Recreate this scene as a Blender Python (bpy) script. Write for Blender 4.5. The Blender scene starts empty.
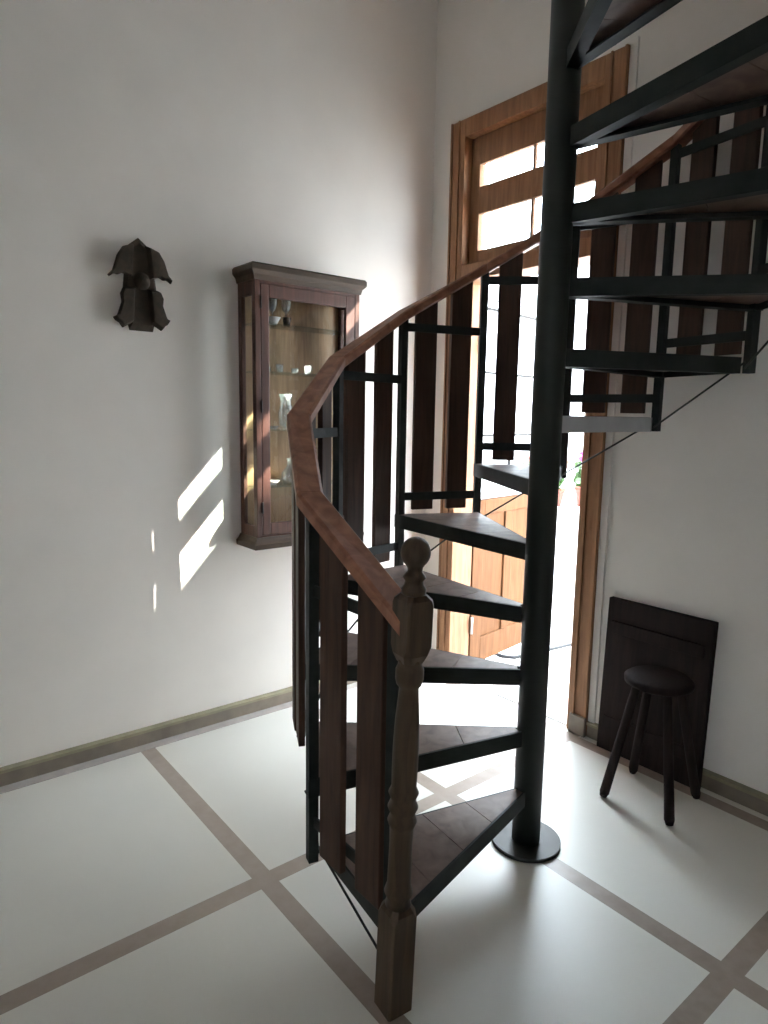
import bpy, bmesh, math, random
from mathutils import Vector, Matrix
PI = math.pi
S = bpy.context.scene
COL = S.collection
random.seed(7)

# ------------------------------------------------------------------ camera
YAW, PITCH, ROLL, FPX, EYE = 0.889, 0.1445, 0.0164, 669.0, 1.36
cd = bpy.data.cameras.new('camera')
cd.sensor_fit = 'HORIZONTAL'
cd.sensor_width = 36.0
cd.lens = FPX * 36.0 / 768.0
cd.clip_start = 0.02
cam = bpy.data.objects.new('camera', cd)
COL.objects.link(cam)
_f = Vector((-math.sin(YAW) * math.cos(PITCH), math.cos(YAW) * math.cos(PITCH), -math.sin(PITCH)))
_r = Vector((math.cos(YAW), math.sin(YAW), 0))
_u = _r.cross(_f)
_r2 = _r * math.cos(ROLL) + _u * math.sin(ROLL)
_u2 = -_r * math.sin(ROLL) + _u * math.cos(ROLL)
cam.matrix_world = Matrix(((_r2.x, _u2.x, -_f.x, 0), (_r2.y, _u2.y, -_f.y, 0), (_r2.z, _u2.z, -_f.z, EYE), (0, 0, 0, 1)))
S.camera = cam

# ------------------------------------------------------------------ sky, sun, exposure
W = bpy.data.worlds.new('sky')
S.world = W
W.use_nodes = True
bg = W.node_tree.nodes['Background']
bg.inputs[0].default_value = (0.78, 0.895, 1.0, 1)
# overcast-like sky: about three times as bright overhead as at the horizon
_tc = W.node_tree.nodes.new('ShaderNodeTexCoord')
_sp = W.node_tree.nodes.new('ShaderNodeSeparateXYZ')
_mr = W.node_tree.nodes.new('ShaderNodeMapRange')
_mr.inputs['From Min'].default_value, _mr.inputs['From Max'].default_value = 0.0, 0.9
_mr.inputs['To Min'].default_value, _mr.inputs['To Max'].default_value = 11.0, 40.0
W.node_tree.links.new(_tc.outputs['Generated'], _sp.inputs[0])
W.node_tree.links.new(_sp.outputs[2], _mr.inputs[0])
W.node_tree.links.new(_mr.outputs[0], bg.inputs[1])

SUN_DIR = Vector((-0.40, -1.0, -1.085))
sl = bpy.data.lights.new('sun', 'SUN')
sl.energy = 300.0
sl.angle = 0.009
sl.color = (1.0, 0.93, 0.82)
sun = bpy.data.objects.new('sun', sl)
COL.objects.link(sun)
sun.rotation_euler = SUN_DIR.to_track_quat('-Z', 'Y').to_euler()
sun.location = (2, 6, 8)

S.view_settings.view_transform = 'Standard'
S.view_settings.look = 'None'
S.view_settings.gamma = 1.0
S.view_settings.use_curve_mapping = False
S.view_settings.exposure = 0.28
S.cycles.max_bounces = 10
S.cycles.diffuse_bounces = 6
S.cycles.transparent_max_bounces = 16
S.cycles.caustics_reflective = False
S.cycles.caustics_refractive = False
S.cycles.use_denoising = True
S.cycles.sample_clamp_indirect = 6.0


def portal(name, loc, rot, sx, sy):
    l = bpy.data.lights.new(name, 'AREA')
    l.shape = 'RECTANGLE'
    l.size, l.size_y = sx, sy
    l.cycles.is_portal = True
    o = bpy.data.objects.new(name, l)
    COL.objects.link(o)
    o.location = loc
    o.rotation_euler = rot
    return o


# ------------------------------------------------------------------ constants of the place
WX = -2.629          # face of the left wall
DY = 2.42            # face of the door wall
CEIL = 3.4
XR, YB = 2.6, -2.4   # right wall, wall behind


# ------------------------------------------------------------------ materials
def new_mat(name):
    m = bpy.data.materials.new(name)
    m.use_nodes = True
    nt = m.node_tree
    return m, nt, nt.nodes['Principled BSDF']


def plain(name, col, rough=0.6, metal=0.0, var=0.12, scale=8.0, bump=0.0, spec=0.5):
    m, nt, b = new_mat(name)
    tc = nt.nodes.new('ShaderNodeTexCoord')
    n = nt.nodes.new('ShaderNodeTexNoise')
    n.inputs['Scale'].default_value = scale
    n.inputs['Detail'].default_value = 5
    nt.links.new(tc.outputs['Object'], n.inputs['Vector'])
    r = nt.nodes.new('ShaderNodeValToRGB')
    r.color_ramp.elements[0].position = 0.3
    r.color_ramp.elements[1].position = 0.7
    r.color_ramp.elements[0].color = tuple(c * (1 - var) for c in col) + (1,)
    r.color_ramp.elements[1].color = tuple(min(1, c * (1 + var)) for c in col) + (1,)
    nt.links.new(n.outputs[0], r.inputs[0])
    nt.links.new(r.outputs[0], b.inputs['Base Color'])
    b.inputs['Roughness'].default_value = rough
    b.inputs['Metallic'].default_value = metal
    b.inputs['Specular IOR Level'].default_value = spec
    if bump:
        bp = nt.nodes.new('ShaderNodeBump')
        bp.inputs['Strength'].default_value = bump
        bp.inputs['Distance'].default_value = 0.01
        nt.links.new(n.outputs[0], bp.inputs['Height'])
        nt.links.new(bp.outputs[0], b.inputs['Normal'])
    return m


def wood(name, dark, light, rough=0.45, grain=(14, 14, 1.2), spec=0.5):
    m, nt, b = new_mat(name)
    tc = nt.nodes.new('ShaderNodeTexCoord')
    mp = nt.nodes.new('ShaderNodeMapping')
    mp.inputs['Scale'].default_value = grain
    nt.links.new(tc.outputs['Object'], mp.inputs['Vector'])
    n = nt.nodes.new('ShaderNodeTexNoise')
    n.inputs['Scale'].default_value = 3.5
    n.inputs['Detail'].default_value = 7
    n.inputs['Distortion'].default_value = 0.8
    nt.links.new(mp.outputs[0], n.inputs['Vector'])
    r = nt.nodes.new('ShaderNodeValToRGB')
    r.color_ramp.elements[0].position = 0.32
    r.color_ramp.elements[1].position = 0.68
    r.color_ramp.elements[0].color = tuple(dark) + (1,)
    r.color_ramp.elements[1].color = tuple(light) + (1,)
    nt.links.new(n.outputs[0], r.inputs[0])
    nt.links.new(r.outputs[0], b.inputs['Base Color'])
    b.inputs['Roughness'].default_value = rough
    b.inputs['Specular IOR Level'].default_value = spec
    bp = nt.nodes.new('ShaderNodeBump')
    bp.inputs['Strength'].default_value = 0.15
    bp.inputs['Distance'].default_value = 0.004
    nt.links.new(n.outputs[0], bp.inputs['Height'])
    nt.links.new(bp.outputs[0], b.inputs['Normal'])
    return m


def pane(name, tint=(0.97, 0.98, 0.98), refl=0.05, rough=0.02):
    m = bpy.data.materials.new(name)
    m.use_nodes = True
    nt = m.node_tree
    nt.nodes.remove(nt.nodes['Principled BSDF'])
    out = nt.nodes['Material Output']
    t = nt.nodes.new('ShaderNodeBsdfTransparent')
    t.inputs[0].default_value = tuple(tint) + (1,)
    g = nt.nodes.new('ShaderNodeBsdfGlossy')
    g.inputs['Roughness'].default_value = rough
    lw = nt.nodes.new('ShaderNodeLayerWeight')
    lw.inputs[0].default_value = 0.5
    pw = nt.nodes.new('ShaderNodeMath'); pw.operation = 'POWER'
    nt.links.new(lw.outputs['Facing'], pw.inputs[0]); pw.inputs[1].default_value = 4.0
    ma = nt.nodes.new('ShaderNodeMath'); ma.operation = 'MULTIPLY_ADD'
    nt.links.new(pw.outputs[0], ma.inputs[0]); ma.inputs[1].default_value = 0.4; ma.inputs[2].default_value = refl * 0.5
    nz = nt.nodes.new('ShaderNodeTexNoise')
    nz.inputs['Scale'].default_value = 5.0
    bp = nt.nodes.new('ShaderNodeBump')
    bp.inputs['Strength'].default_value = 0.06
    bp.inputs['Distance'].default_value = 0.02
    nt.links.new(nz.outputs[0], bp.inputs['Height'])
    nt.links.new(bp.outputs[0], g.inputs['Normal'])
    mx = nt.nodes.new('ShaderNodeMixShader')
    nt.links.new(ma.outputs[0], mx.inputs[0])
    nt.links.new(t.outputs[0], mx.inputs[1])
    nt.links.new(g.outputs[0], mx.inputs[2])
    nt.links.new(mx.outputs[0], out.inputs['Surface'])
    return m


def glassware(name):
    m = pane(name, (0.93, 0.95, 0.95), 0.22, 0.04)
    nt = m.node_tree
    mx = [n for n in nt.nodes if n.type == 'MIX_SHADER'][0]
    d = nt.nodes.new('ShaderNodeBsdfDiffuse')
    d.inputs[0].default_value = (0.85, 0.87, 0.87, 1)
    m2 = nt.nodes.new('ShaderNodeMixShader')
    m2.inputs[0].default_value = 0.13
    nt.links.new(mx.outputs[0], m2.inputs[1])
    nt.links.new(d.outputs[0], m2.inputs[2])
    nt.links.new(m2.outputs[0], nt.nodes['Material Output'].inputs['Surface'])
    return m


def floor_mat():
    m, nt, b = new_mat('cream_floor_with_strips')
    tc = nt.nodes.new('ShaderNodeTexCoord')
    sp = nt.nodes.new('ShaderNodeSeparateXYZ')
    nt.links.new(tc.outputs['Object'], sp.inputs[0])

    def band(sock, centre, pitch, half):
        a = nt.nodes.new('ShaderNodeMath'); a.operation = 'SUBTRACT'
        nt.links.new(sock, a.inputs[0]); a.inputs[1].default_value = centre - pitch * 50.5
        f = nt.nodes.new('ShaderNodeMath'); f.operation = 'MODULO'
        nt.links.new(a.outputs[0], f.inputs[0]); f.inputs[1].default_value = pitch
        s = nt.nodes.new('ShaderNodeMath'); s.operation = 'SUBTRACT'
        nt.links.new(f.outputs[0], s.inputs[0]); s.inputs[1].default_value = pitch / 2
        ab = nt.nodes.new('ShaderNodeMath'); ab.operation = 'ABSOLUTE'
        nt.links.new(s.outputs[0], ab.inputs[0])
        lt = nt.nodes.new('ShaderNodeMath'); lt.operation = 'LESS_THAN'
        nt.links.new(ab.outputs[0], lt.inputs[0]); lt.inputs[1].default_value = half
        return lt.outputs[0]
    bx_ = band(sp.outputs[0], -1.600, 1.0, 0.029)
    by_ = band(sp.outputs[1], 0.872, 0.736, 0.029)
    mx = nt.nodes.new('ShaderNodeMath'); mx.operation = 'MAXIMUM'
    nt.links.new(bx_, mx.inputs[0]); nt.links.new(by_, mx.inputs[1])
    n = nt.nodes.new('ShaderNodeTexNoise')
    n.inputs['Scale'].default_value = 3.0
    n.inputs['Detail'].default_value = 6
    nt.links.new(tc.outputs['Object'], n.inputs['Vector'])
    r1 = nt.nodes.new('ShaderNodeValToRGB')
    r1.color_ramp.elements[0].color = (0.66, 0.645, 0.59, 1)
    r1.color_ramp.elements[1].color = (0.73, 0.715, 0.66, 1)
    nt.links.new(n.outputs[0], r1.inputs[0])
    n2 = nt.nodes.new('ShaderNodeTexNoise')
    n2.inputs['Scale'].default_value = 25.0
    n2.inputs['Detail'].default_value = 6
    nt.links.new(tc.outputs['Object'], n2.inputs['Vector'])
    r2 = nt.nodes.new('ShaderNodeValToRGB')
    r2.color_ramp.elements[0].color = (0.20, 0.155, 0.125, 1)
    r2.color_ramp.elements[1].color = (0.34, 0.28, 0.23, 1)
    nt.links.new(n2.outputs[0], r2.inputs[0])
    mc = nt.nodes.new('ShaderNodeMix'); mc.data_type = 'RGBA'
    nt.links.new(mx.outputs[0], mc.inputs[0])
    nt.links.new(r1.outputs[0], mc.inputs[6]); nt.links.new(r2.outputs[0], mc.inputs[7])
    nt.links.new(mc.outputs[2], b.inputs['Base Color'])
    b.inputs['Roughness'].default_value = 0.38
    return m


M = {}
M['wall'] = plain('white_plaster', (0.84, 0.79, 0.735), 0.85, 0, 0.03, 4, 0.05, 0.2)
M['ceiling'] = plain('white_ceiling_paint', (0.80, 0.79, 0.77), 0.9, 0, 0.02, 3, 0, 0.2)
M['floor'] = floor_mat()
M['skirting'] = plain('dull_brown_stone', (0.16, 0.13, 0.10), 0.6, 0, 0.2, 14)
M['skirting_top'] = plain('olive_edge', (0.22, 0.20, 0.13), 0.55, 0, 0.15, 14)
M['pale_strip'] = plain('pale_grey_strip', (0.40, 0.36, 0.33), 0.6, 0, 0.12, 16)
M['iron'] = plain('black_iron', (0.018, 0.021, 0.020), 0.55, 0.0, 0.3, 20, 0.05, 0.15)
M['column'] = plain('black_painted_column', (0.017, 0.020, 0.018), 0.45, 0.0, 0.25, 9, 0.05, 0.25)
M['slat'] = wood('dark_brown_slat_wood', (0.030, 0.014, 0.009), (0.062, 0.030, 0.019), 0.6, spec=0.2)
M['rail'] = wood('red_brown_rail_wood', (0.17, 0.068, 0.040), (0.31, 0.138, 0.083), 0.5, (6, 6, 6), 0.25)
M['newel'] = wood('brown_newel_wood', (0.035, 0.021, 0.012), (0.073, 0.045, 0.026), 0.5, spec=0.25)
M['board'] = wood('worn_tread_boards', (0.092, 0.056, 0.043), (0.165, 0.107, 0.086), 0.5, (5, 5, 5), 0.3)
M['frame'] = wood('honey_brown_frame_wood', (0.17, 0.080, 0.040), (0.27, 0.135, 0.068), 0.55, spec=0.2)
M['leaf'] = wood('orange_door_wood', (0.070, 0.030, 0.0125), (0.098, 0.045, 0.0195), 0.75, spec=0.1)
M['white'] = plain('white_paint', (0.80, 0.80, 0.78), 0.5, 0, 0.02, 6)
M['grey_paint'] = plain('grey_lead_bar', (0.030, 0.029, 0.028), 0.8, 0, 0.05, 6, 0, 0.1)
M['cab'] = wood('dark_red_cabinet_wood', (0.030, 0.011, 0.007), (0.066, 0.025, 0.016), 0.5, spec=0.25)
M['cab_dark'] = wood('dark_cornice_wood', (0.022, 0.012, 0.006), (0.044, 0.025, 0.014), 0.55, (14, 1.2, 14), 0.2)
M['cab_back'] = wood('tan_back_boards', (0.22, 0.125, 0.055), (0.33, 0.20, 0.095), 0.5)
M['pane'] = pane('clear_pane', refl=0.09)
M['shelf_glass'] = pane('shelf_glass', (0.86, 0.92, 0.90), 0.25)
M['ware'] = glassware('clear_glassware')
M['hinge'] = plain('black_hinge_metal', (0.02, 0.016, 0.014), 0.4, 0.6, 0.2, 20)
M['pale_steel'] = plain('pale_grey_steel', (0.50, 0.50, 0.52), 0.4, 0.0, 0.08, 12)
M['steel'] = plain('grey_steel', (0.45, 0.45, 0.45), 0.35, 0.9, 0.1, 20)
M['china'] = plain('white_china', (0.85, 0.85, 0.84), 0.15, 0, 0.02, 8)
M['dark_china'] = plain('dark_green_china', (0.05, 0.045, 0.03), 0.25, 0, 0.2, 8)
M['carved'] = wood('carved_dark_wood', (0.020, 0.016, 0.012), (0.045, 0.034, 0.024), 0.75, (9, 9, 9), 0.1)
M['ebony'] = wood('near_black_wood', (0.010, 0.007, 0.007), (0.022, 0.014, 0.013), 0.7, spec=0.06)
M['stucco'] = plain('white_stucco', (0.82, 0.81, 0.80), 0.9, 0, 0.03, 5)
M['paving'] = plain('pale_paving', (0.72, 0.69, 0.66), 0.8, 0, 0.05, 3)
M['clay'] = plain('terracotta', (0.13, 0.026, 0.012), 0.7, 0, 0.12, 10)
M['soil'] = plain('dark_soil', (0.05, 0.035, 0.025), 0.9, 0, 0.3, 40)
M['green'] = plain('geranium_green', (0.032, 0.075, 0.016), 0.5, 0, 0.3, 14)
M['pink'] = plain('pink_petals', (0.42, 0.06, 0.19), 0.5, 0, 0.2, 20)
M['red'] = plain('orange_red_petals', (0.42, 0.09, 0.05), 0.5, 0, 0.2, 20)
M['rubber'] = plain('grey_rubber', (0.008, 0.008, 0.009), 0.7, 0, 0.1, 20)


# ------------------------------------------------------------------ mesh helpers
def box(bm, lo, hi, mi=0):
    x0, y0, z0 = lo
    x1, y1, z1 = hi
    v = [bm.verts.new(p) for p in ((x0, y0, z0), (x1, y0, z0), (x1, y1, z0), (x0, y1, z0), (x0, y0, z1), (x1, y0, z1), (x1, y1, z1), (x0, y1, z1))]
    fs = [bm.faces.new([v[i] for i in q]) for q in ((0, 3, 2, 1), (4, 5, 6, 7), (0, 1, 5, 4), (1, 2, 6, 5), (2, 3, 7, 6), (3, 0, 4, 7))]
    for f in fs:
        f.material_index = mi
    return v


def hexa(bm, bottom, top, mi=0):
    """solid from two matching vertex loops"""
    n = len(bottom)
    a = [bm.verts.new(p) for p in bottom]
    b = [bm.verts.new(p) for p in top]
    fs = [bm.faces.new(a[::-1]), bm.faces.new(b)]
    for i in range(n):
        fs.append(bm.faces.new((a[i], a[(i + 1) % n], b[(i + 1) % n], b[i])))
    for f in fs:
        f.material_index = mi


def beam(bm, p, q, w, h, up=(0, 0, 1), mi=0):
    """rectangular bar from p to q, w across, h along the up side"""
    p, q = Vector(p), Vector(q)
    d = (q - p).normalized()
    s = d.cross(Vector(up)).normalized()
    u = s.cross(d).normalized()
    c = [(-w / 2, -h / 2), (w / 2, -h / 2), (w / 2, h / 2), (-w / 2, h / 2)]
    hexa(bm, [p + s * a + u * b for a, b in c], [q + s * a + u * b for a, b in c], mi)


def tube(bm, p, q, r0, r1=None, n=16, mi=0, caps=True):
    p, q = Vector(p), Vector(q)
    r1 = r0 if r1 is None else r1
    d = (q - p).normalized()
    s = d.orthogonal().normalized()
    u = d.cross(s)
    A, B = [], []
    for i in range(n):
        t = 2 * PI * i / n
        o = s * math.cos(t) + u * math.sin(t)
        A.append(bm.verts.new(p + o * r0)); B.append(bm.verts.new(q + o * r1))
    for i in range(n):
        f = bm.faces.new((A[i], A[(i + 1) % n], B[(i + 1) % n], B[i])); f.smooth = True; f.material_index = mi
    if caps:
        bm.faces.new(A[::-1]).material_index = mi
        bm.faces.new(B).material_index = mi


def lathe(bm, prof, centre=(0, 0, 0), n=24, mi=0, close_top=True, close_bottom=True):
    cx, cy, cz = centre
    rings = []
    for r, z in prof:
        rings.append([bm.verts.new((cx + r * math.cos(2 * PI * i / n), cy + r * math.sin(2 * PI * i / n), cz + z)) for i in range(n)])
    for a, b in zip(rings, rings[1:]):
        for i in range(n):
            f = bm.faces.new((a[i], a[(i + 1) % n], b[(i + 1) % n], b[i])); f.smooth = True; f.material_index = mi
    if close_bottom:
        bm.faces.new(rings[0][::-1]).material_index = mi
    if close_top:
        bm.faces.new(rings[-1]).material_index = mi


def curve_tube(bm, pts, r, n=10, mi=0):
    pts = [Vector(p) for p in pts]
    rings = []
    for i, p in enumerate(pts):
        d = (pts[min(i + 1, len(pts) - 1)] - pts[max(i - 1, 0)]).normalized()
        s = d.cross(Vector((0, 0, 1)))
        s = s.normalized() if s.length > 1e-4 else Vector((1, 0, 0))
        u = s.cross(d).normalized()
        rings.append([bm.verts.new(p + (s * math.cos(2 * PI * k / n) + u * math.sin(2 * PI * k / n)) * r) for k in range(n)])
    for a, b in zip(rings, rings[1:]):
        for k in range(n):
            f = bm.faces.new((a[k], a[(k + 1) % n], b[(k + 1) % n], b[k])); f.smooth = True; f.material_index = mi
    bm.faces.new(rings[0][::-1]); bm.faces.new(rings[-1])


def obj(name, bm, mats, parent=None, bevel=0.0, loc=None):
    bmesh.ops.recalc_face_normals(bm, faces=bm.faces)
    me = bpy.data.meshes.new(name)
    bm.to_mesh(me)
    bm.free()
    for m in (mats if isinstance(mats, (list, tuple)) else [mats]):
        me.materials.append(m)
    o = bpy.data.objects.new(name, me)
    COL.objects.link(o)
    if parent:
        o.parent = parent
    if loc:
        o.location = loc
    if bevel:
        b = o.modifiers.new('bevel', 'BEVEL')
        b.width = bevel
        b.segments = 2
        b.limit_method = 'ANGLE'
        b.angle_limit = 0.6
    return o


def NB():
    return bmesh.new()


def tag(o, label, cat, group=None):
    o['label'] = label
    o['category'] = cat
    if group:
        o['group'] = group
    return o


def thing(name, label, cat, loc=(0, 0, 0), rotz=0.0, group=None):
    o = bpy.data.objects.new(name, None)
    o.empty_display_size = 0.05
    COL.objects.link(o)
    o.location = loc
    o.rotation_euler = (0, 0, rotz)
    return tag(o, label, cat, group)


def struct(o):
    o['kind'] = 'structure'
    return o


# ------------------------------------------------------------------ the room shell
TH = 0.22
OX0, OX1 = -2.394, -1.652       # clear door opening
FX0, FX1 = -2.485, -1.552       # outer edges of the door frame
OTOP = 2.72                     # top of the opening in the wall

bm = NB(); box(bm, (WX - 0.0, YB, -0.1), (XR, DY + 0.0, 0.0)); struct(obj('floor', bm, M['floor']))
bm = NB(); box(bm, (WX - TH, YB - TH, CEIL), (XR + TH, DY + TH, CEIL + 0.15)); struct(obj('ceiling', bm, M['ceiling']))
bm = NB(); box(bm, (WX - TH, YB - TH, -0.1), (WX, DY + TH, CEIL)); struct(obj('wall_left', bm, M['wall']))
bm = NB()
box(bm, (WX, DY, -0.1), (FX0 + 0.01, DY + TH, CEIL))
box(bm, (FX1 - 0.01, DY, -0.1), (XR, DY + TH, CEIL))
box(bm, (FX0 + 0.01, DY, OTOP), (FX1 - 0.01, DY + TH, CEIL))
box(bm, (FX0 + 0.01, DY, -0.1), (FX1 - 0.01, DY + TH, 0.0))
struct(obj('wall_far', bm, M['wall']))
bm = NB(); box(bm, (XR, YB - TH, -0.1), (XR + TH, DY + TH, CEIL)); struct(obj('wall_right', bm, M['wall']))
# wall behind the camera has a window
BX0, BX1, BZ0, BZ1 = 1.2, 2.1, 1.1, 2.0
bm = NB()
box(bm, (WX, YB - TH, -0.1), (BX0, YB, CEIL))
box(bm, (BX1, YB - TH, -0.1), (XR, YB, CEIL))
box(bm, (BX0, YB - TH, -0.1), (BX1, YB, BZ0))
box(bm, (BX0, YB - TH, BZ1), (BX1, YB, CEIL))
struct(obj('wall_behind', bm, M['wall']))
bm = NB()
for x0, x1 in ((BX0, BX0 + 0.05), (BX1 - 0.05, BX1), ((BX0 + BX1) / 2 - 0.025, (BX0 + BX1) / 2 + 0.025)):
    box(bm, (x0, YB - 0.15, BZ0), (x1, YB - 0.09, BZ1))
for z0, z1 in ((BZ0, BZ0 + 0.05), (BZ1 - 0.05, BZ1)):
    box(bm, (BX0, YB - 0.15, z0), (BX1, YB - 0.09, z1))
w2 = struct(obj('window_2', bm, M['frame']))
bm = NB(); box(bm, (BX0, YB - 0.125, BZ0), (BX1, YB - 0.119, BZ1)); obj('pane', bm, M['pane'], w2)
portal('window_portal', ((BX0 + BX1) / 2, YB - 0.2, (BZ0 + BZ1) / 2), (PI / 2, 0, PI), BX1 - BX0, BZ1 - BZ0)
portal('door_portal', ((OX0 + OX1) / 2, DY + 0.2, 1.35), (PI / 2, 0, 0), 0.75, 2.6)


def skirting(name, a, b, nrm):
    """baseboard from a to b on the floor, standing out along nrm"""
    prof = [(0, 0, 0), (0.016, 0, 0), (0.016, 0.052, 0), (0.022, 0.054, 1), (0.022, 0.066, 1), (0.0, 0.070, 1)]
    bm = NB()
    A = [bm.verts.new((a[0] + nrm[0] * d, a[1] + nrm[1] * d, z)) for d, z, _ in prof]
    B = [bm.verts.new((b[0] + nrm[0] * d, b[1] + nrm[1] * d, z)) for d, z, _ in prof]
    n = len(prof)
    for i in range(n):
        f = bm.faces.new((A[i], A[(i + 1) % n], B[(i + 1) % n], B[i]))
        f.material_index = 1 if i in (2, 3, 4) else 0
    bm.faces.new(A); bm.faces.new(B)
    return struct(obj(name, bm, [M['skirting'], M['skirting_top']]))


skirting('baseboard_left', (WX, YB), (WX, DY), (1, 0))
skirting('baseboard_far', (FX1 + 0.001, DY), (XR, DY), (0, -1))
bm = NB(); box(bm, (WX, DY - 0.016, 0), (FX0, DY, 0.07)); struct(obj('baseboard_corner', bm, M['skirting']))
bm = NB(); box(bm, (WX + 0.016, YB, 0.0), (WX + 0.062, DY, 0.003)); struct(obj('trim_3', bm, M['pale_strip']))

# ------------------------------------------------------------------ door frame, transom window, open door
FY = DY - 0.022                 # face of the frame stands proud of the plaster
REV = 0.125                     # depth of the reveal
bm = NB()
box(bm, (FX0, FY, 0), (OX0, DY + REV, 2.74))
box(bm, (OX1, FY, 0), (FX1, DY + REV, 2.74))
box(bm, (OX0, FY, 2.66), (OX1, DY + REV, 2.74))
box(bm, (OX0, FY, 2.005), (OX1, DY + REV, 2.08))
for x0, x1 in ((FX0 - 0.0, FX0 + 0.012), (FX0 + 0.05, FX0 + 0.06), (OX1 + 0.028, OX1 + 0.038), (FX1 - 0.012, FX1)):   # beads of the moulding
    box(bm, (x0, FY - 0.008, 0), (x1, FY, 2.74))
frame = struct(obj('trim_1', bm, M['frame'], bevel=0.003))
bm = NB(); box(bm, (OX0, DY, -0.05), (OX1, DY + TH, 0.006)); struct(obj('trim_2', bm, M['paving']))
bm = NB(); box(bm, (OX1 + 0.022, FY - 0.018, 0.0), (FX1 + 0.002, FY, 0.085)); box(bm, (FX0 - 0.002, FY - 0.014, 0.0), (OX0 - 0.01, FY, 0.085)); struct(obj('trim_5', bm, M['skirting'], bevel=0.004))
bm = NB(); box(bm, (FX1, DY - 0.012, 0.07), (FX1 + 0.03, DY, 2.76)); struct(obj('trim_4', bm, M['wall']))

bm = NB()
TY0, TY1 = DY + 0.028, DY + 0.052
box(bm, (OX0, TY0, 2.08), (OX0 + 0.055, TY1, 2.66))
box(bm, (OX1 - 0.05, TY0, 2.08), (OX1, TY1, 2.66))
box(bm, (OX0 + 0.055, TY0, 2.08), (OX1 - 0.05, TY1, 2.145))
box(bm, (OX0 + 0.055, TY0, 2.312), (OX1 - 0.05, TY1, 2.435))
box(bm, (OX0 + 0.055, TY0, 2.535), (OX1 - 0.05, TY1, 2.66))
box(bm, (-2.028, TY0 + 0.004, 2.145), (-2.014, TY1 - 0.004, 2.54))
w1 = struct(obj('window_1', bm, M['frame'], bevel=0.002))
for x0, x1 in ((OX0 + 0.055, -2.028), (-2.014, OX1 - 0.05)):
    for z0, z1 in ((2.145, 2.312), (2.435, 2.535)):
        bm = NB(); box(bm, (x0, DY + 0.038, z0), (x1, DY + 0.042, z1)); obj('pane', bm, M['pane'], w1)

# the leaf is hinged on the left jamb and stands open outwards
DOOR = bpy.data.objects.new('door_1', None)
COL.objects.link(DOOR)
struct(DOOR)
DOOR.location = (OX0 + 0.004, DY + REV + 0.006, 0)
DOOR.rotation_euler = (0, 0, math.radians(98))     # local x runs along the leaf
LW, LT = 0.68, 0.04
bm = NB()
box(bm, (0, 0, 0.02), (0.095, LT, 0.92)); box(bm, (LW - 0.095, 0, 0.02), (LW, LT, 0.92))
box(bm, (0.095, 0, 0.02), (LW - 0.095, LT, 0.16)); box(bm, (0.095, 0, 0.84), (LW - 0.095, LT, 0.92))
box(bm, (0.30, 0, 0.16), (0.375, LT, 0.84))
obj('door_leaf', bm, M['leaf'], DOOR, bevel=0.004)
bm = NB()
box(bm, (0, 0.004, 0.925), (0.05, LT - 0.004, 1.99)); box(bm, (LW - 0.05, 0.004, 0.925), (LW, LT - 0.004, 1.99))
box(bm, (0.05, 0.004, 0.925), (LW - 0.05, LT - 0.004, 0.965)); box(bm, (0.05, 0.004, 1.95), (LW - 0.05, LT - 0.004, 1.99))
obj('upper_sash', bm, M['white'], DOOR, bevel=0.003)
for x0, x1 in ((0.095, 0.30), (0.375, LW - 0.095)):
    bm = NB(); box(bm, (x0, 0.012, 0.16), (x1, LT - 0.012, 0.84)); obj('door_panel', bm, M['leaf'], DOOR)
bm = NB()
for z in (1.26, 1.585, 1.905):
    box(bm, (0.05, 0.012, z - 0.006), (LW - 0.05, LT - 0.012, z + 0.006))
box(bm, (0.334, 0.012, 0.965), (0.346, LT - 0.012, 1.95))
obj('glazing_bars', bm, M['grey_paint'], DOOR)
bm = NB(); box(bm, (0.05, 0.018, 0.965), (LW - 0.05, 0.022, 1.95)); obj('pane', bm, M['pane'], DOOR)
for z in (0.25, 1.72):
    bm = NB(); tube(bm, (-0.004, -0.008, z - 0.045), (-0.004, -0.008, z + 0.045), 0.008); obj('hinge', bm, M['steel'], DOOR)

# ------------------------------------------------------------------ outside the door
bm = NB(); box(bm, (-14, DY + TH, -0.12), (10, 16, -0.01)); struct(obj('ground', bm, M['paving']))
bm = NB(); box(bm, (-5.4, 4.05, -0.01), (-1.0, 4.5, 0.67)); box(bm, (-5.45, 4.02, 0.67), (-0.95, 4.53, 0.705)); struct(obj('wall_courtyard', bm, M['stucco']))
bm = NB()
for k in range(9):
    box(bm, (-9.0, 7.0, 0.0 + k * 0.40), (0.0, 7.2, 0.375 + k * 0.40))
box(bm, (-9.0, 7.02, 0.0), (0.0, 7.18, 3.6))
struct(obj('wall_garden', bm, M['stucco']))
bm = NB(); box(bm, (-6.0, 10.0, 0.0), (5.5, 14.0, 9.75)); box(bm, (-6.2, 9.85, 9.75), (5.7, 14.2, 10.06)); box(bm, (0.949, 9.85, 9.75), (5.5, 10.0, 11.2)); box(bm, (-6.0, 9.85, 9.75), (0.74, 10.0, 11.2)); box(bm, (0.70, 9.90, 10.20), (0.98, 9.96, 10.27)); struct(obj('wall_sun_blocker', bm, M['stucco']))  # unseen block added to mask the sun, slotted to shape its streaks

# ------------------------------------------------------------------ spiral staircase
PX, PY, RAD, A0, DA = -1.2512, 1.6224, 0.7235, 4.9475, 0.47169
RISE = 0.195
NT = 12
STAIR = thing('spiral_staircase', 'dark spiral staircase of wooden treads winding up around a black central column', 'staircase', (PX, PY, 0))


def P(k, rad=RAD, z=0.0):
    a = A0 - k * DA
    return Vector((rad * math.cos(a), rad * math.sin(a), z))


def ttop(k):
    return RISE * (k + 1)


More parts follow.
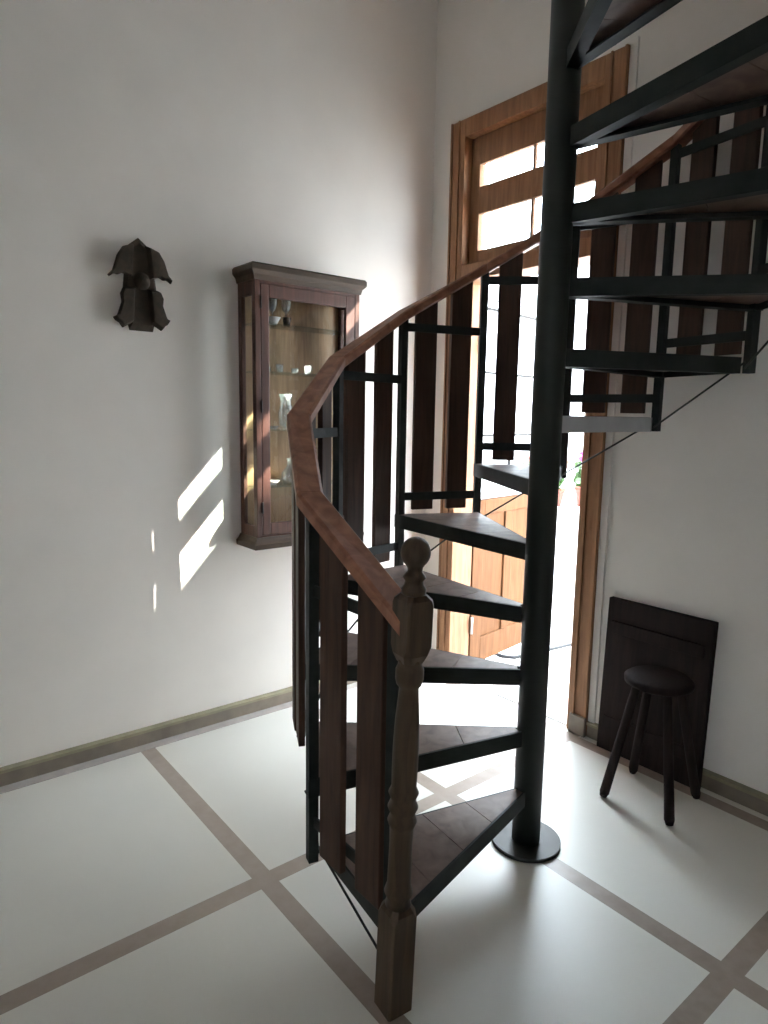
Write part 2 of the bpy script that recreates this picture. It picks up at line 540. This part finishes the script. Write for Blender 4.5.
bm = NB()
tube(bm, (0, 0, 0.012), (0, 0, CEIL), 0.0445, n=40)
tube(bm, (0, 0, 0.0), (0, 0, 0.012), 0.11, n=40)
obj('central_column', bm, M['column'], STAIR, loc=(0.003, 0.004, 0))

for k in range(NT):
    zt = ttop(k)
    a, b = P(k), P(k + 1)
    e = bpy.data.objects.new('tread', None)
    COL.objects.link(e)
    e.empty_display_size = 0.05
    e.parent = STAIR
    e.location = (0, 0, zt)
    ua, ub = a.normalized(), b.normalized()
    na = Vector((-ua.y, ua.x, 0))      # towards larger angle: out over the nosing
    nb = Vector((ub.y, -ub.x, 0))
    bm = NB()
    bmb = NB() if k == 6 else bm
    R0 = 0.040
    # steel angle frame: nosing bar, back bar, outer bar, each with a standing and a lying leg
    for (u, n_, end, sh) in ((ua, na, a * 1.022, 0.012), (ub, nb, b * 0.955, -0.003)):
        p, q = u * R0 + n_ * sh, end + n_ * sh
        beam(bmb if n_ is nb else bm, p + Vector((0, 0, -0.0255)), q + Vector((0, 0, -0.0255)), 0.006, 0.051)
        beam(bm, p - n_ * 0.017 + Vector((0, 0, -0.048)), q - n_ * 0.017 + Vector((0, 0, -0.048)), 0.028, 0.005)
    beam(bm, a * 1.018 + Vector((0, 0, -0.0255)), b * 0.951 + Vector((0, 0, -0.0255)), 0.006, 0.049)
    obj('tread_frame', bm, M['iron'], e)
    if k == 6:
        obj('back_bar', bmb, M['pale_steel'], e)['label'] = 'pale grey metal bar'  # back bar of this one tread coloured paler than the other iron
    # boards laid across, with fine gaps
    bm = NB()
    cuts = [0.047, 0.25, 0.41, 0.57, 0.732]
    for r0, r1 in zip(cuts, cuts[1:]):
        r0 += 0.0012; r1 -= 0.0012
        c = []
        for (u, n_, r) in ((ua, na, r0), (ua, na, r1), (ub, nb, r1 * 0.934), (ub, nb, r0 * (0.934 if r0 > 0.1 else 1.0))):
            c.append(u * r + n_ * (0.009 if n_ is na else -0.006))
        hexa(bm, [v + Vector((0, 0, -0.030)) for v in c], [v + Vector((0, 0, 0.001)) for v in c])
    obj('tread_boards', bm, M['board'], e)

# posts, rail, bars, slats
RB = 0.735      # underside of the rail above the tread
RH, RW = 0.040, 0.070
NP = 12
zrail = lambda k: ttop(k) + RB + RH / 2
for k in range(NP + 1):
    p = P(k)
    z0 = max(0.0, ttop(k - 1) - 0.05)
    z1 = ttop(k) + RB + 0.012
    u = p.normalized()
    t = Vector((-u.y, u.x, 0))
    bm = NB()
    c = [(-0.014, -0.014), (0.014, -0.014), (0.014, 0.014), (-0.014, 0.014)]
    hexa(bm, [p + u * x + t * y + Vector((0, 0, z0)) for x, y in c], [p + u * x + t * y + Vector((0, 0, z1)) for x, y in c])
    obj('baluster_post', bm, M['iron'], STAIR, bevel=0.002)

NEW_T, NEW_Q = 0.075, 0.030
def newel_at(z):
    u = P(0).normalized(); t = Vector((-u.y, u.x, 0))
    return P(0) + t * (0.051 + (z - 0.55) * 0.032) + u * NEW_Q + Vector((0, 0, z))

def rail_loop(p, d, miter=None):
    s = Vector((d.y, -d.x, 0)).normalized()
    return s

pts = [newel_at(zrail(0) - 0.030)] + [P(k, RAD + 0.007, zrail(k)) for k in range(1, NP + 1)]
dirs = [(q - p) for p, q in zip(pts, pts[1:])]
def side_at(i):
    ds = []
    if i > 0: ds.append(dirs[i - 1])
    if i < len(dirs): ds.append(dirs[i])
    ns = [Vector((d.y, -d.x, 0)).normalized() for d in ds]
    s = sum(ns, Vector()).normalized()
    return s / max(0.5, s.dot(ns[0]))
for i in range(len(dirs)):
    bm = NB()
    loops = []
    ch = 0.007
    sec = [(-RW / 2 + ch, -RH / 2), (RW / 2 - ch, -RH / 2), (RW / 2, -RH / 2 + ch), (RW / 2, RH / 2 - ch), (RW / 2 - ch, RH / 2), (-RW / 2 + ch, RH / 2), (-RW / 2, RH / 2 - ch), (-RW / 2, -RH / 2 + ch)]
    for j in (i, i + 1):
        s = side_at(j)
        base = pts[j] + (dirs[i].normalized() * (0.0006 if j == i else -0.0006))
        loops.append([base + s * x + Vector((0, 0, z)) for x, z in sec])
    hexa(bm, loops[0], loops[1])
    r = obj('handrail', bm, M['rail'], STAIR)
    if i == 1:
        s = side_at(i).normalized()
        bmk = NB()
        c = pts[i] * 0.25 + pts[i + 1] * 0.75
        inn = -Vector((c.x, c.y, 0)).normalized()
        inn = s if s.dot(inn) > 0 else -s
        tube(bmk, c + inn * (RW / 2 - 0.004), c + inn * (RW / 2 + 0.0015), 0.0085, n=14)
        obj('screw_plug', bmk, M['hinge'], r)

for k in range(NP):
    a, b = P(k), P(k + 1)
    d = (b - a).normalized()
    out = (a + b).normalized()
    zt = ttop(k)
    for zc in (0.713, 0.070):
        bm = NB()
        beam(bm, a + d * 0.012 + Vector((0, 0, zt + zc)), b - d * 0.012 + Vector((0, 0, zt + zc)), 0.008, 0.031)
        obj('rail_bar', bm, M['iron'], STAIR, bevel=0.001)
    for f in ((0.185, 0.645) if k == 0 else (0.295, 0.735)):
        c = a + (b - a) * f + out * (0.023 if k == 1 else 0.016)
        w, th = (0.094 if k == 0 else 0.088), 0.018
        bm = NB()
        lo, hi = [], []
        for sx, sy in ((-1, -1), (1, -1), (1, 1), (-1, 1)):
            q = c + d * (sx * w / 2) + out * (sy * th / 2)
            fr = max(0.0, min(1.0, f + sx * w / 2 / (b - a).length))
            if k == 0:
                zr = (zrail(0)) + (zrail(1) - zrail(0)) * fr - RH / 2
            else:
                zr = zrail(k) + (zrail(k + 1) - zrail(k)) * fr - RH / 2
            lo.append(q + Vector((0, 0, zt + ((0.060 if f < 0.5 else 0.033) if k == 1 else 0.015))))
            hi.append(q + Vector((0, 0, zr + 0.002)))
        hexa(bm, lo, hi)
        obj('slat', bm, M['slat'], STAIR, bevel=0.002)
    # thin brace rod from the foot of one post up to the foot of the next
    bm = NB()
    p0 = a * 0.975 + Vector((0, 0, max(0.02, ttop(k - 1) - 0.035)))
    p1 = b * 0.975 + Vector((0, 0, ttop(k) - 0.015))
    tube(bm, p0, p1, 0.0035, n=8)
    obj('brace_rod', bm, M['iron'], STAIR)

# newel post: turned shaft, square block with chamfered shoulders, ball finial
ne = bpy.data.objects.new('newel_post', None)
COL.objects.link(ne)
ne.parent = STAIR
b0, b1 = newel_at(0), newel_at(1)
ax = (b1 - b0).normalized()
ne.location = b0
ne.rotation_mode = 'QUATERNION'
ne.rotation_quaternion = Vector((0, 0, 1)).rotation_difference(ax)
bm = NB()
prof = [(0.030, 0.268), (0.026, 0.285), (0.033, 0.30), (0.027, 0.32), (0.026, 0.42), (0.0275, 0.46), (0.033, 0.475), (0.027, 0.492), (0.034, 0.508), (0.027, 0.526), (0.0335, 0.542), (0.0275, 0.556), (0.0285, 0.60), (0.0285, 0.65), (0.0265, 0.71), (0.0225, 0.765), (0.021, 0.786), (0.027, 0.793), (0.0305, 0.806), (0.0305, 0.826), (0.027, 0.835), (0.025, 0.842), (0.028, 0.852)]
lathe(bm, prof, n=32)
obj('turned_shaft', bm, M['newel'], ne)

def octo(h, c, z):
    return [Vector((x, y, z)) for x, y in ((-h + c, -h), (h - c, -h), (h, -h + c), (h, h - c), (h - c, h), (-h + c, h), (-h, h - c), (-h, -h + c))]
def octo_stack(name, rings):
    bm = NB()
    vs = [[bm.verts.new(v) for v in r] for r in rings]
    for r0, r1 in zip(vs, vs[1:]):
        for i in range(8):
            bm.faces.new((r0[i], r0[(i + 1) % 8], r1[(i + 1) % 8], r1[i]))
    bm.faces.new(vs[0][::-1]); bm.faces.new(vs[-1])
    o = obj(name, bm, M['newel'], ne)
    o.rotation_euler = (0, 0, YAW + math.radians(33))
    return o
hw = 0.0325
octo_stack('newel_block', [octo(0.025, 0.011, 0.845), octo(hw, 0.012, 0.864), octo(hw, 0.004, 0.880), octo(hw, 0.004, 0.972), octo(hw, 0.009, 0.982), octo(0.024, 0.009, 0.992)])
octo_stack('newel_base', [octo(0.033, 0.004, 0.001), octo(0.033, 0.004, 0.24), octo(0.033, 0.012, 0.256), octo(0.025, 0.010, 0.270)])
bm = NB()
prof = [(0.022, 0.989), (0.026, 0.994), (0.026, 1.004), (0.0205, 1.012), (0.019, 1.020), (0.0245, 1.028), (0.0205, 1.034), (0.016, 1.040), (0.0165, 1.048)]
for i in range(1, 14):
    t = -PI / 2 + PI * (0.16 + 0.84 * i / 13.0)
    prof.append((max(0.0006, 0.0315 * math.cos(t)), 1.080 + 0.0330 * math.sin(t)))
lathe(bm, prof, n=32)
obj('ball_finial', bm, M['newel'], ne)

# ------------------------------------------------------------------ glazed cabinet on the left wall
CY0, CY1, CZ0, CZ1, CD = 1.330, 1.850, 0.835, 1.890, 0.134
CF = CD + 0.018        # front face, door and corner posts flush
CAB = thing('display_cabinet', 'tall narrow dark red wooden display cabinet with a glass door hung on the white wall', 'cabinet', (WX, 0, 0))
bm = NB(); box(bm, (0.002, CY0 + 0.01, CZ0), (0.012, CY1 - 0.01, CZ1)); obj('back_panel', bm, M['cab_back'], CAB)
# left side: glazed frame;  right side solid
bm = NB()
box(bm, (0.002, CY0, CZ0), (0.034, CY0 + 0.018, CZ1)); box(bm, (CD - 0.012, CY0, CZ0), (CF, CY0 + 0.024, CZ1))
box(bm, (0.034, CY0, CZ0), (CD - 0.012, CY0 + 0.018, CZ0 + 0.05)); box(bm, (0.034, CY0, CZ1 - 0.06), (CD - 0.012, CY0 + 0.018, CZ1))
sf = obj('side_frame', bm, M['cab'], CAB, bevel=0.002)
bm = NB(); box(bm, (0.034, CY0 + 0.007, CZ0 + 0.05), (CD - 0.012, CY0 + 0.010, CZ1 - 0.06)); obj('side_pane', bm, M['pane'], sf)
bm = NB()
box(bm, (0.002, CY1 - 0.018, CZ0), (0.034, CY1, CZ1)); box(bm, (CD - 0.034, CY1 - 0.024, CZ0), (CF, CY1, CZ1))
box(bm, (0.034, CY1 - 0.018, CZ0), (CD - 0.034, CY1, CZ0 + 0.06)); box(bm, (0.034, CY1 - 0.018, CZ1 - 0.06), (CD - 0.034, CY1, CZ1))
sf = obj('side_frame', bm, M['cab'], CAB, bevel=0.002)
bm = NB(); box(bm, (0.034, CY1 - 0.010, CZ0 + 0.06), (CD - 0.034, CY1 - 0.007, CZ1 - 0.06)); obj('side_pane', bm, M['pane'], sf)
bm = NB(); box(bm, (0.002, CY0 + 0.001, CZ0 - 0.002), (CF - 0.001, CY1 - 0.001, CZ0 + 0.011)); obj('bottom_board', bm, M['cab'], CAB)
bm = NB(); box(bm, (0.002, CY0 + 0.001, CZ1 - 0.015), (CF - 0.001, CY1 - 0.001, CZ1)); obj('top_board', bm, M['cab'], CAB)
# moulded cornice and plinth
def moulding(name, steps, mat):
    bm = NB()
    pr = []
    for o, z in steps:
        pr.append([Vector((0.002, CY0 - o, z)), Vector((CF + o, CY0 - o, z)), Vector((CF + o, CY1 + o, z)), Vector((0.002, CY1 + o, z))])
    vv = [[bm.verts.new(v) for v in r] for r in pr]
    for r0, r1 in zip(vv, vv[1:]):
        for i in range(4):
            bm.faces.new((r0[i], r0[(i + 1) % 4], r1[(i + 1) % 4], r1[i]))
    bm.faces.new(vv[0][::-1]); bm.faces.new(vv[-1])
    return obj(name, bm, mat, CAB)
moulding('cornice', [(0.004, CZ1 - 0.004), (0.007, CZ1 + 0.006), (0.009, CZ1 + 0.016), (0.019, CZ1 + 0.026), (0.023, CZ1 + 0.032), (0.023, CZ1 + 0.050), (0.017, CZ1 + 0.058)], M['cab_dark'])
moulding('plinth', [(0.022, CZ0 - 0.044), (0.024, CZ0 - 0.022), (0.012, CZ0 - 0.012), (0.004, CZ0 + 0.004)], M['cab_dark'])
# door
bm = NB()
DZ0, DZ1 = CZ0 + 0.012, CZ1 - 0.016
D0, D1 = CY0 + 0.0255, CY1 - 0.0255
box(bm, (CD, D0, DZ0), (CF, D0 + 0.038, DZ1)); box(bm, (CD, D1 - 0.048, DZ0), (CF, D1, DZ1))
box(bm, (CD, D0 + 0.038, DZ0), (CF, D1 - 0.048, DZ0 + 0.05)); box(bm, (CD, D0 + 0.038, DZ1 - 0.052), (CF, D1 - 0.048, DZ1))
dr = obj('cabinet_door', bm, M['cab'], CAB, bevel=0.003)
bm = NB(); box(bm, (CD + 0.007, D0 + 0.038, DZ0 + 0.05), (CD + 0.010, D1 - 0.048, DZ1 - 0.052)); obj('pane', bm, M['pane'], dr)
for z in (0.965, 1.385, 1.80):
    bm = NB(); box(bm, (CF - 0.001, D0 - 0.003, z - 0.022), (CF + 0.0015, D0 + 0.004, z + 0.022)); tube(bm, (CF + 0.002, D0 - 0.0005, z - 0.024), (CF + 0.002, D0 - 0.0005, z + 0.024), 0.0042, n=10); obj('hinge', bm, M['hinge'], dr)
bm = NB(); lathe(bm, [(0.004, 0), (0.004, 0.012), (0.010, 0.018), (0.008, 0.026)], n=14); kn = obj('knob', bm, M['hinge'], dr); kn.location = (CF - 0.001, D1 - 0.024, 1.36); kn.rotation_euler = (0, PI / 2, 0)
SHELF = [1.050, 1.290, 1.530, 1.725]
for z in SHELF:
    bm = NB(); box(bm, (0.014, CY0 + 0.020, z - 0.006), (CD - 0.006, CY1 - 0.020, z)); obj('glass_shelf', bm, M['shelf_glass'], CAB)


def ware(name, label, cat, prof, y, z, x, mat, group=None):
    bm = NB()
    lathe(bm, prof, n=20, close_top=False)
    o = obj(name, bm, mat, loc=(WX + x, y, z))
    return tag(o, label, cat, group)


def vessel(r0, r1, h, t=0.0025):
    return [(r0, 0.0), (r1, h), (r1 - t, h), (r0 - t, t), (0.0008, t)]


e = 0.0006
ware('bowl', 'white china bowl on the top shelf of the cabinet', 'bowl', [(0.014, 0), (0.018, 0.006), (0.032, 0.030), (0.030, 0.030), (0.016, 0.008), (0.0008, 0.006)], 1.450, 1.725 + e, 0.085, M['china'])
ware('cup', 'small dark cup beside the white bowl in the cabinet', 'cup', vessel(0.014, 0.019, 0.034), 1.512, 1.725 + e, 0.090, M['dark_china'])
goblet = [(0.022, 0), (0.020, 0.003), (0.004, 0.006), (0.0035, 0.055), (0.016, 0.070), (0.022, 0.095), (0.020, 0.128), (0.0188, 0.128), (0.0205, 0.095), (0.014, 0.072), (0.0008, 0.062)]
ware('goblet', 'clear stemmed glass on top shelf, the left one of two behind the cup', 'glass', goblet, 1.468, 1.725 + e, 0.045, M['ware'], 'stemmed glasses in the cabinet')
ware('goblet', 'clear stemmed glass on top shelf, the right one of two behind the cup', 'glass', goblet, 1.535, 1.725 + e, 0.045, M['ware'], 'stemmed glasses in the cabinet')
for i, (y, r, h) in enumerate(((1.415, 0.014, 0.020), (1.470, 0.016, 0.032), (1.545, 0.016, 0.020), (1.610, 0.015, 0.034))):
    ware('tumbler', ('tiny clear glass on second cabinet shelf, first from the hinges', 'clear shot glass on second cabinet shelf, second from the hinges', 'tiny clear glass on second cabinet shelf, third from the hinges', 'clear shot glass on second cabinet shelf, farthest from the hinges')[i], 'glass', vessel(r * 0.85, r, h), y, 1.530 + e, 0.10, M['ware'], 'small glasses on the second shelf')
ware('vase', 'clear glass vase standing on the third cabinet shelf', 'vase', [(0.026, 0), (0.030, 0.02), (0.034, 0.07), (0.022, 0.115), (0.030, 0.150), (0.028, 0.150), (0.020, 0.115), (0.031, 0.07), (0.027, 0.02), (0.0008, 0.006)], 1.515, 1.290 + e, 0.075, M['ware'])
ware('saucer', 'small clear glass dish on third cabinet shelf near the hinges', 'dish', [(0.016, 0), (0.032, 0.014), (0.030, 0.014), (0.015, 0.003), (0.0008, 0.003)], 1.435, 1.290 + e, 0.095, M['ware'])
ware('dish', 'white oval china dish on the lowest glass shelf of the cabinet', 'dish', [(0.026, 0), (0.044, 0.020), (0.042, 0.020), (0.024, 0.004), (0.0008, 0.004)], 1.445, 1.050 + e, 0.060, M['china'])
ware('decanter', 'clear round glass decanter beside the white dish on lowest glass shelf', 'decanter', [(0.028, 0), (0.036, 0.02), (0.036, 0.05), (0.014, 0.080), (0.012, 0.105), (0.018, 0.112), (0.016, 0.112), (0.010, 0.104), (0.012, 0.080), (0.033, 0.05), (0.033, 0.02), (0.0008, 0.004)], 1.535, 1.050 + e, 0.075, M['ware'])

# ------------------------------------------------------------------ carved ornament at the left
ORN = thing('wall_ornament', 'dark carved wooden leaf ornament hanging on the white wall left of the cabinet', 'ornament', (WX, 0.925, 1.81))
def slab(bm, poly, x0, x1):
    n = len(poly)
    cy = sum(p[0] for p in poly) / n; cz = sum(p[1] for p in poly) / n
    hexa(bm, [Vector((x0, p[0], p[1])) for p in poly], [Vector((x1, cy + (p[0] - cy) * 0.80, cz + (p[1] - cz) * 0.86)) for p in poly])
bm = NB(); slab(bm, [(-0.045, -0.15), (0.045, -0.15), (0.070, -0.05), (0.055, 0.08), (0.062, 0.14), (0.0, 0.19), (-0.062, 0.14), (-0.055, 0.08), (-0.070, -0.05)], 0.002, 0.018)
obj('backboard', bm, M['carved'], ORN)
upper = [(0.02, 0.165), (0.062, 0.150), (0.085, 0.115), (0.098, 0.075), (0.104, 0.058), (0.122, 0.040), (0.116, 0.034), (0.098, 0.046), (0.085, 0.044), (0.068, 0.052), (0.03, 0.040)]
lower = [(0.02, 0.010), (0.066, 0.006), (0.078, -0.020), (0.074, -0.050), (0.088, -0.090), (0.094, -0.104), (0.108, -0.108), (0.100, -0.120), (0.086, -0.128), (0.074, -0.146), (0.03, -0.120)]
for sgn in (1, -1):
    for pl in (upper, lower):
        bm = NB(); slab(bm, [(sgn * y, z) for y, z in pl], 0.010, 0.042); obj('carved_leaf', bm, M['carved'], ORN, bevel=0.003)
bm = NB(); lathe(bm, [(0.030, 0), (0.032, 0.012), (0.020, 0.026), (0.006, 0.032)], n=20); ro = obj('rosette', bm, M['carved'], ORN); ro.location = (0.016, 0, 0.03); ro.rotation_euler = (0, PI / 2, 0)

# ------------------------------------------------------------------ flower pots on the courtyard wall
def geranium(x, y, z, r, h, label, petals, seed):
    rnd = random.Random(seed)
    g = thing('potted_geranium', label, 'potted plant', (x, y, z), 0, 'flower pots on the courtyard wall')
    bm = NB()
    lathe(bm, [(r * 0.70, 0), (r * 0.92, h * 0.78), (r * 1.02, h * 0.80), (r * 1.04, h), (r * 0.92, h), (r * 0.90, h * 0.86), (0.001, h * 0.86)], n=28, close_top=False)
    obj('pot', bm, M['clay'], g)
    bm = NB(); tube(bm, (0, 0, h * 0.85), (0, 0, h * 0.9), r * 0.88, n=24); obj('soil', bm, M['soil'], g)
    bm = NB()
    for i in range(64):
        a = rnd.uniform(0, 2 * PI); d = rnd.uniform(0.15, 0.85) * r; zz = h + rnd.uniform(0.0, 0.17)
        c = Vector((math.cos(a) * d, math.sin(a) * d, zz))
        R = rnd.uniform(0.028, 0.046)
        nrm = Vector((rnd.uniform(-1, 1), rnd.uniform(-1, 1), rnd.uniform(0.2, 1))).normalized()
        s = nrm.orthogonal().normalized(); t = nrm.cross(s)
        ring = [bm.verts.new(c + (s * math.cos(2 * PI * k / 9) + t * math.sin(2 * PI * k / 9)) * R * (1 if k % 3 else 0.75) + nrm * 0.006 * (k % 2)) for k in range(9)]
        ce = bm.verts.new(c - nrm * 0.008)
        for k in range(9):
            bm.faces.new((ring[k], ring[(k + 1) % 9], ce))
        if i % 3 == 0:
            tube(bm, (math.cos(a) * d * 0.3, math.sin(a) * d * 0.3, h * 0.88), c, 0.004, n=6)
    obj('foliage', bm, M['green'], g)
    for (dx, dy, dz) in petals:
        bm = NB()
        tube(bm, (dx * 0.4, dy * 0.4, h * 0.9), (dx, dy, h + dz), 0.004, n=6, mi=1)
        for i in range(22):
            v = Vector((rnd.gauss(0, 1), rnd.gauss(0, 1), rnd.gauss(0, 1))).normalized() * 0.034
            m = Matrix.Translation(Vector((dx, dy, h + dz)) + v)
            bmesh.ops.create_icosphere(bm, subdivisions=1, radius=0.017, matrix=m)
        obj('flower_head', bm, [M['pink' if seed % 2 else 'red'], M['green']], g)
geranium(-2.912, 4.295, 0.707, 0.080, 0.15, 'terracotta pot of pink geraniums nearest the right door jamb, on the white courtyard wall', [(0.02, -0.02, 0.24), (0.07, 0.02, 0.21), (-0.05, 0.03, 0.22)], 1)
geranium(-3.058, 4.115, 0.707, 0.080, 0.13, 'terracotta pot with leafy green plant seen just right of the black column', [(0.05, 0.03, 0.19)], 2)
geranium(-3.36, 4.20, 0.707, 0.085, 0.13, 'terracotta pot with red flowers seen just left of the black column', [(0.03, 0.0, 0.16), (-0.04, 0.0, 0.18)], 4)
bm = NB()
curve_tube(bm, [(-2.55, 2.86, -0.002), (-2.42, 2.86, -0.002), (-2.37, 2.90, -0.002), (-2.345, 3.05, -0.002), (-2.33, 3.2, -0.002), (-2.31, 3.36, -0.002), (-2.27, 3.42, -0.002), (-2.2, 3.40, -0.002), (-1.9, 3.46, -0.002), (-1.4, 3.6, -0.001)], 0.010)
tag(obj('hose', bm, M['rubber']), 'thin dark hose lying on the bright paving outside the open door', 'hose')

# ------------------------------------------------------------------ right edge of the photograph
BRD = thing('wooden_board', 'near-black wooden board leaning on the white wall right of the door', 'board', (-1.262, 2.365, 0), 0)
bm = NB(); box(bm, (-0.215, 0, 0.0), (0.215, 0.028, 0.64)); bo = obj('panel', bm, M['ebony'], BRD, bevel=0.003)
for z in (0.10, 0.50):
    bm = NB(); box(bm, (-0.19, -0.012, z), (0.19, 0.0, z + 0.05)); obj('batten', bm, M['ebony'], BRD, bevel=0.003)

BRD.rotation_euler = (-math.radians(2.2), 0, 0)

STL = thing('wooden_stool', 'black wooden stool with splayed rounded legs at the right by the stairs', 'stool', (-1.133, 2.183, 0), 0.105)
bm = NB(); lathe(bm, [(0.100, 0.43), (0.115, 0.437), (0.117, 0.452), (0.105, 0.462), (0.001, 0.458)], n=32); obj('seat', bm, M['ebony'], STL)
for i in range(4):
    a = PI / 4 + i * PI / 2
    bm = NB()
    p0 = Vector((math.cos(a) * 0.170, math.sin(a) * 0.170, 0.0)); p1 = Vector((math.cos(a) * 0.075, math.sin(a) * 0.075, 0.432))
    ax_ = (p1 - p0).normalized()
    tube(bm, p0 + Vector((0, 0, 0.004)), p0 + ax_ * 0.02, 0.012, 0.017, n=16)
    tube(bm, p0 + ax_ * 0.02, p1, 0.017, 0.015, n=16)
    obj('leg', bm, M['ebony'], STL)
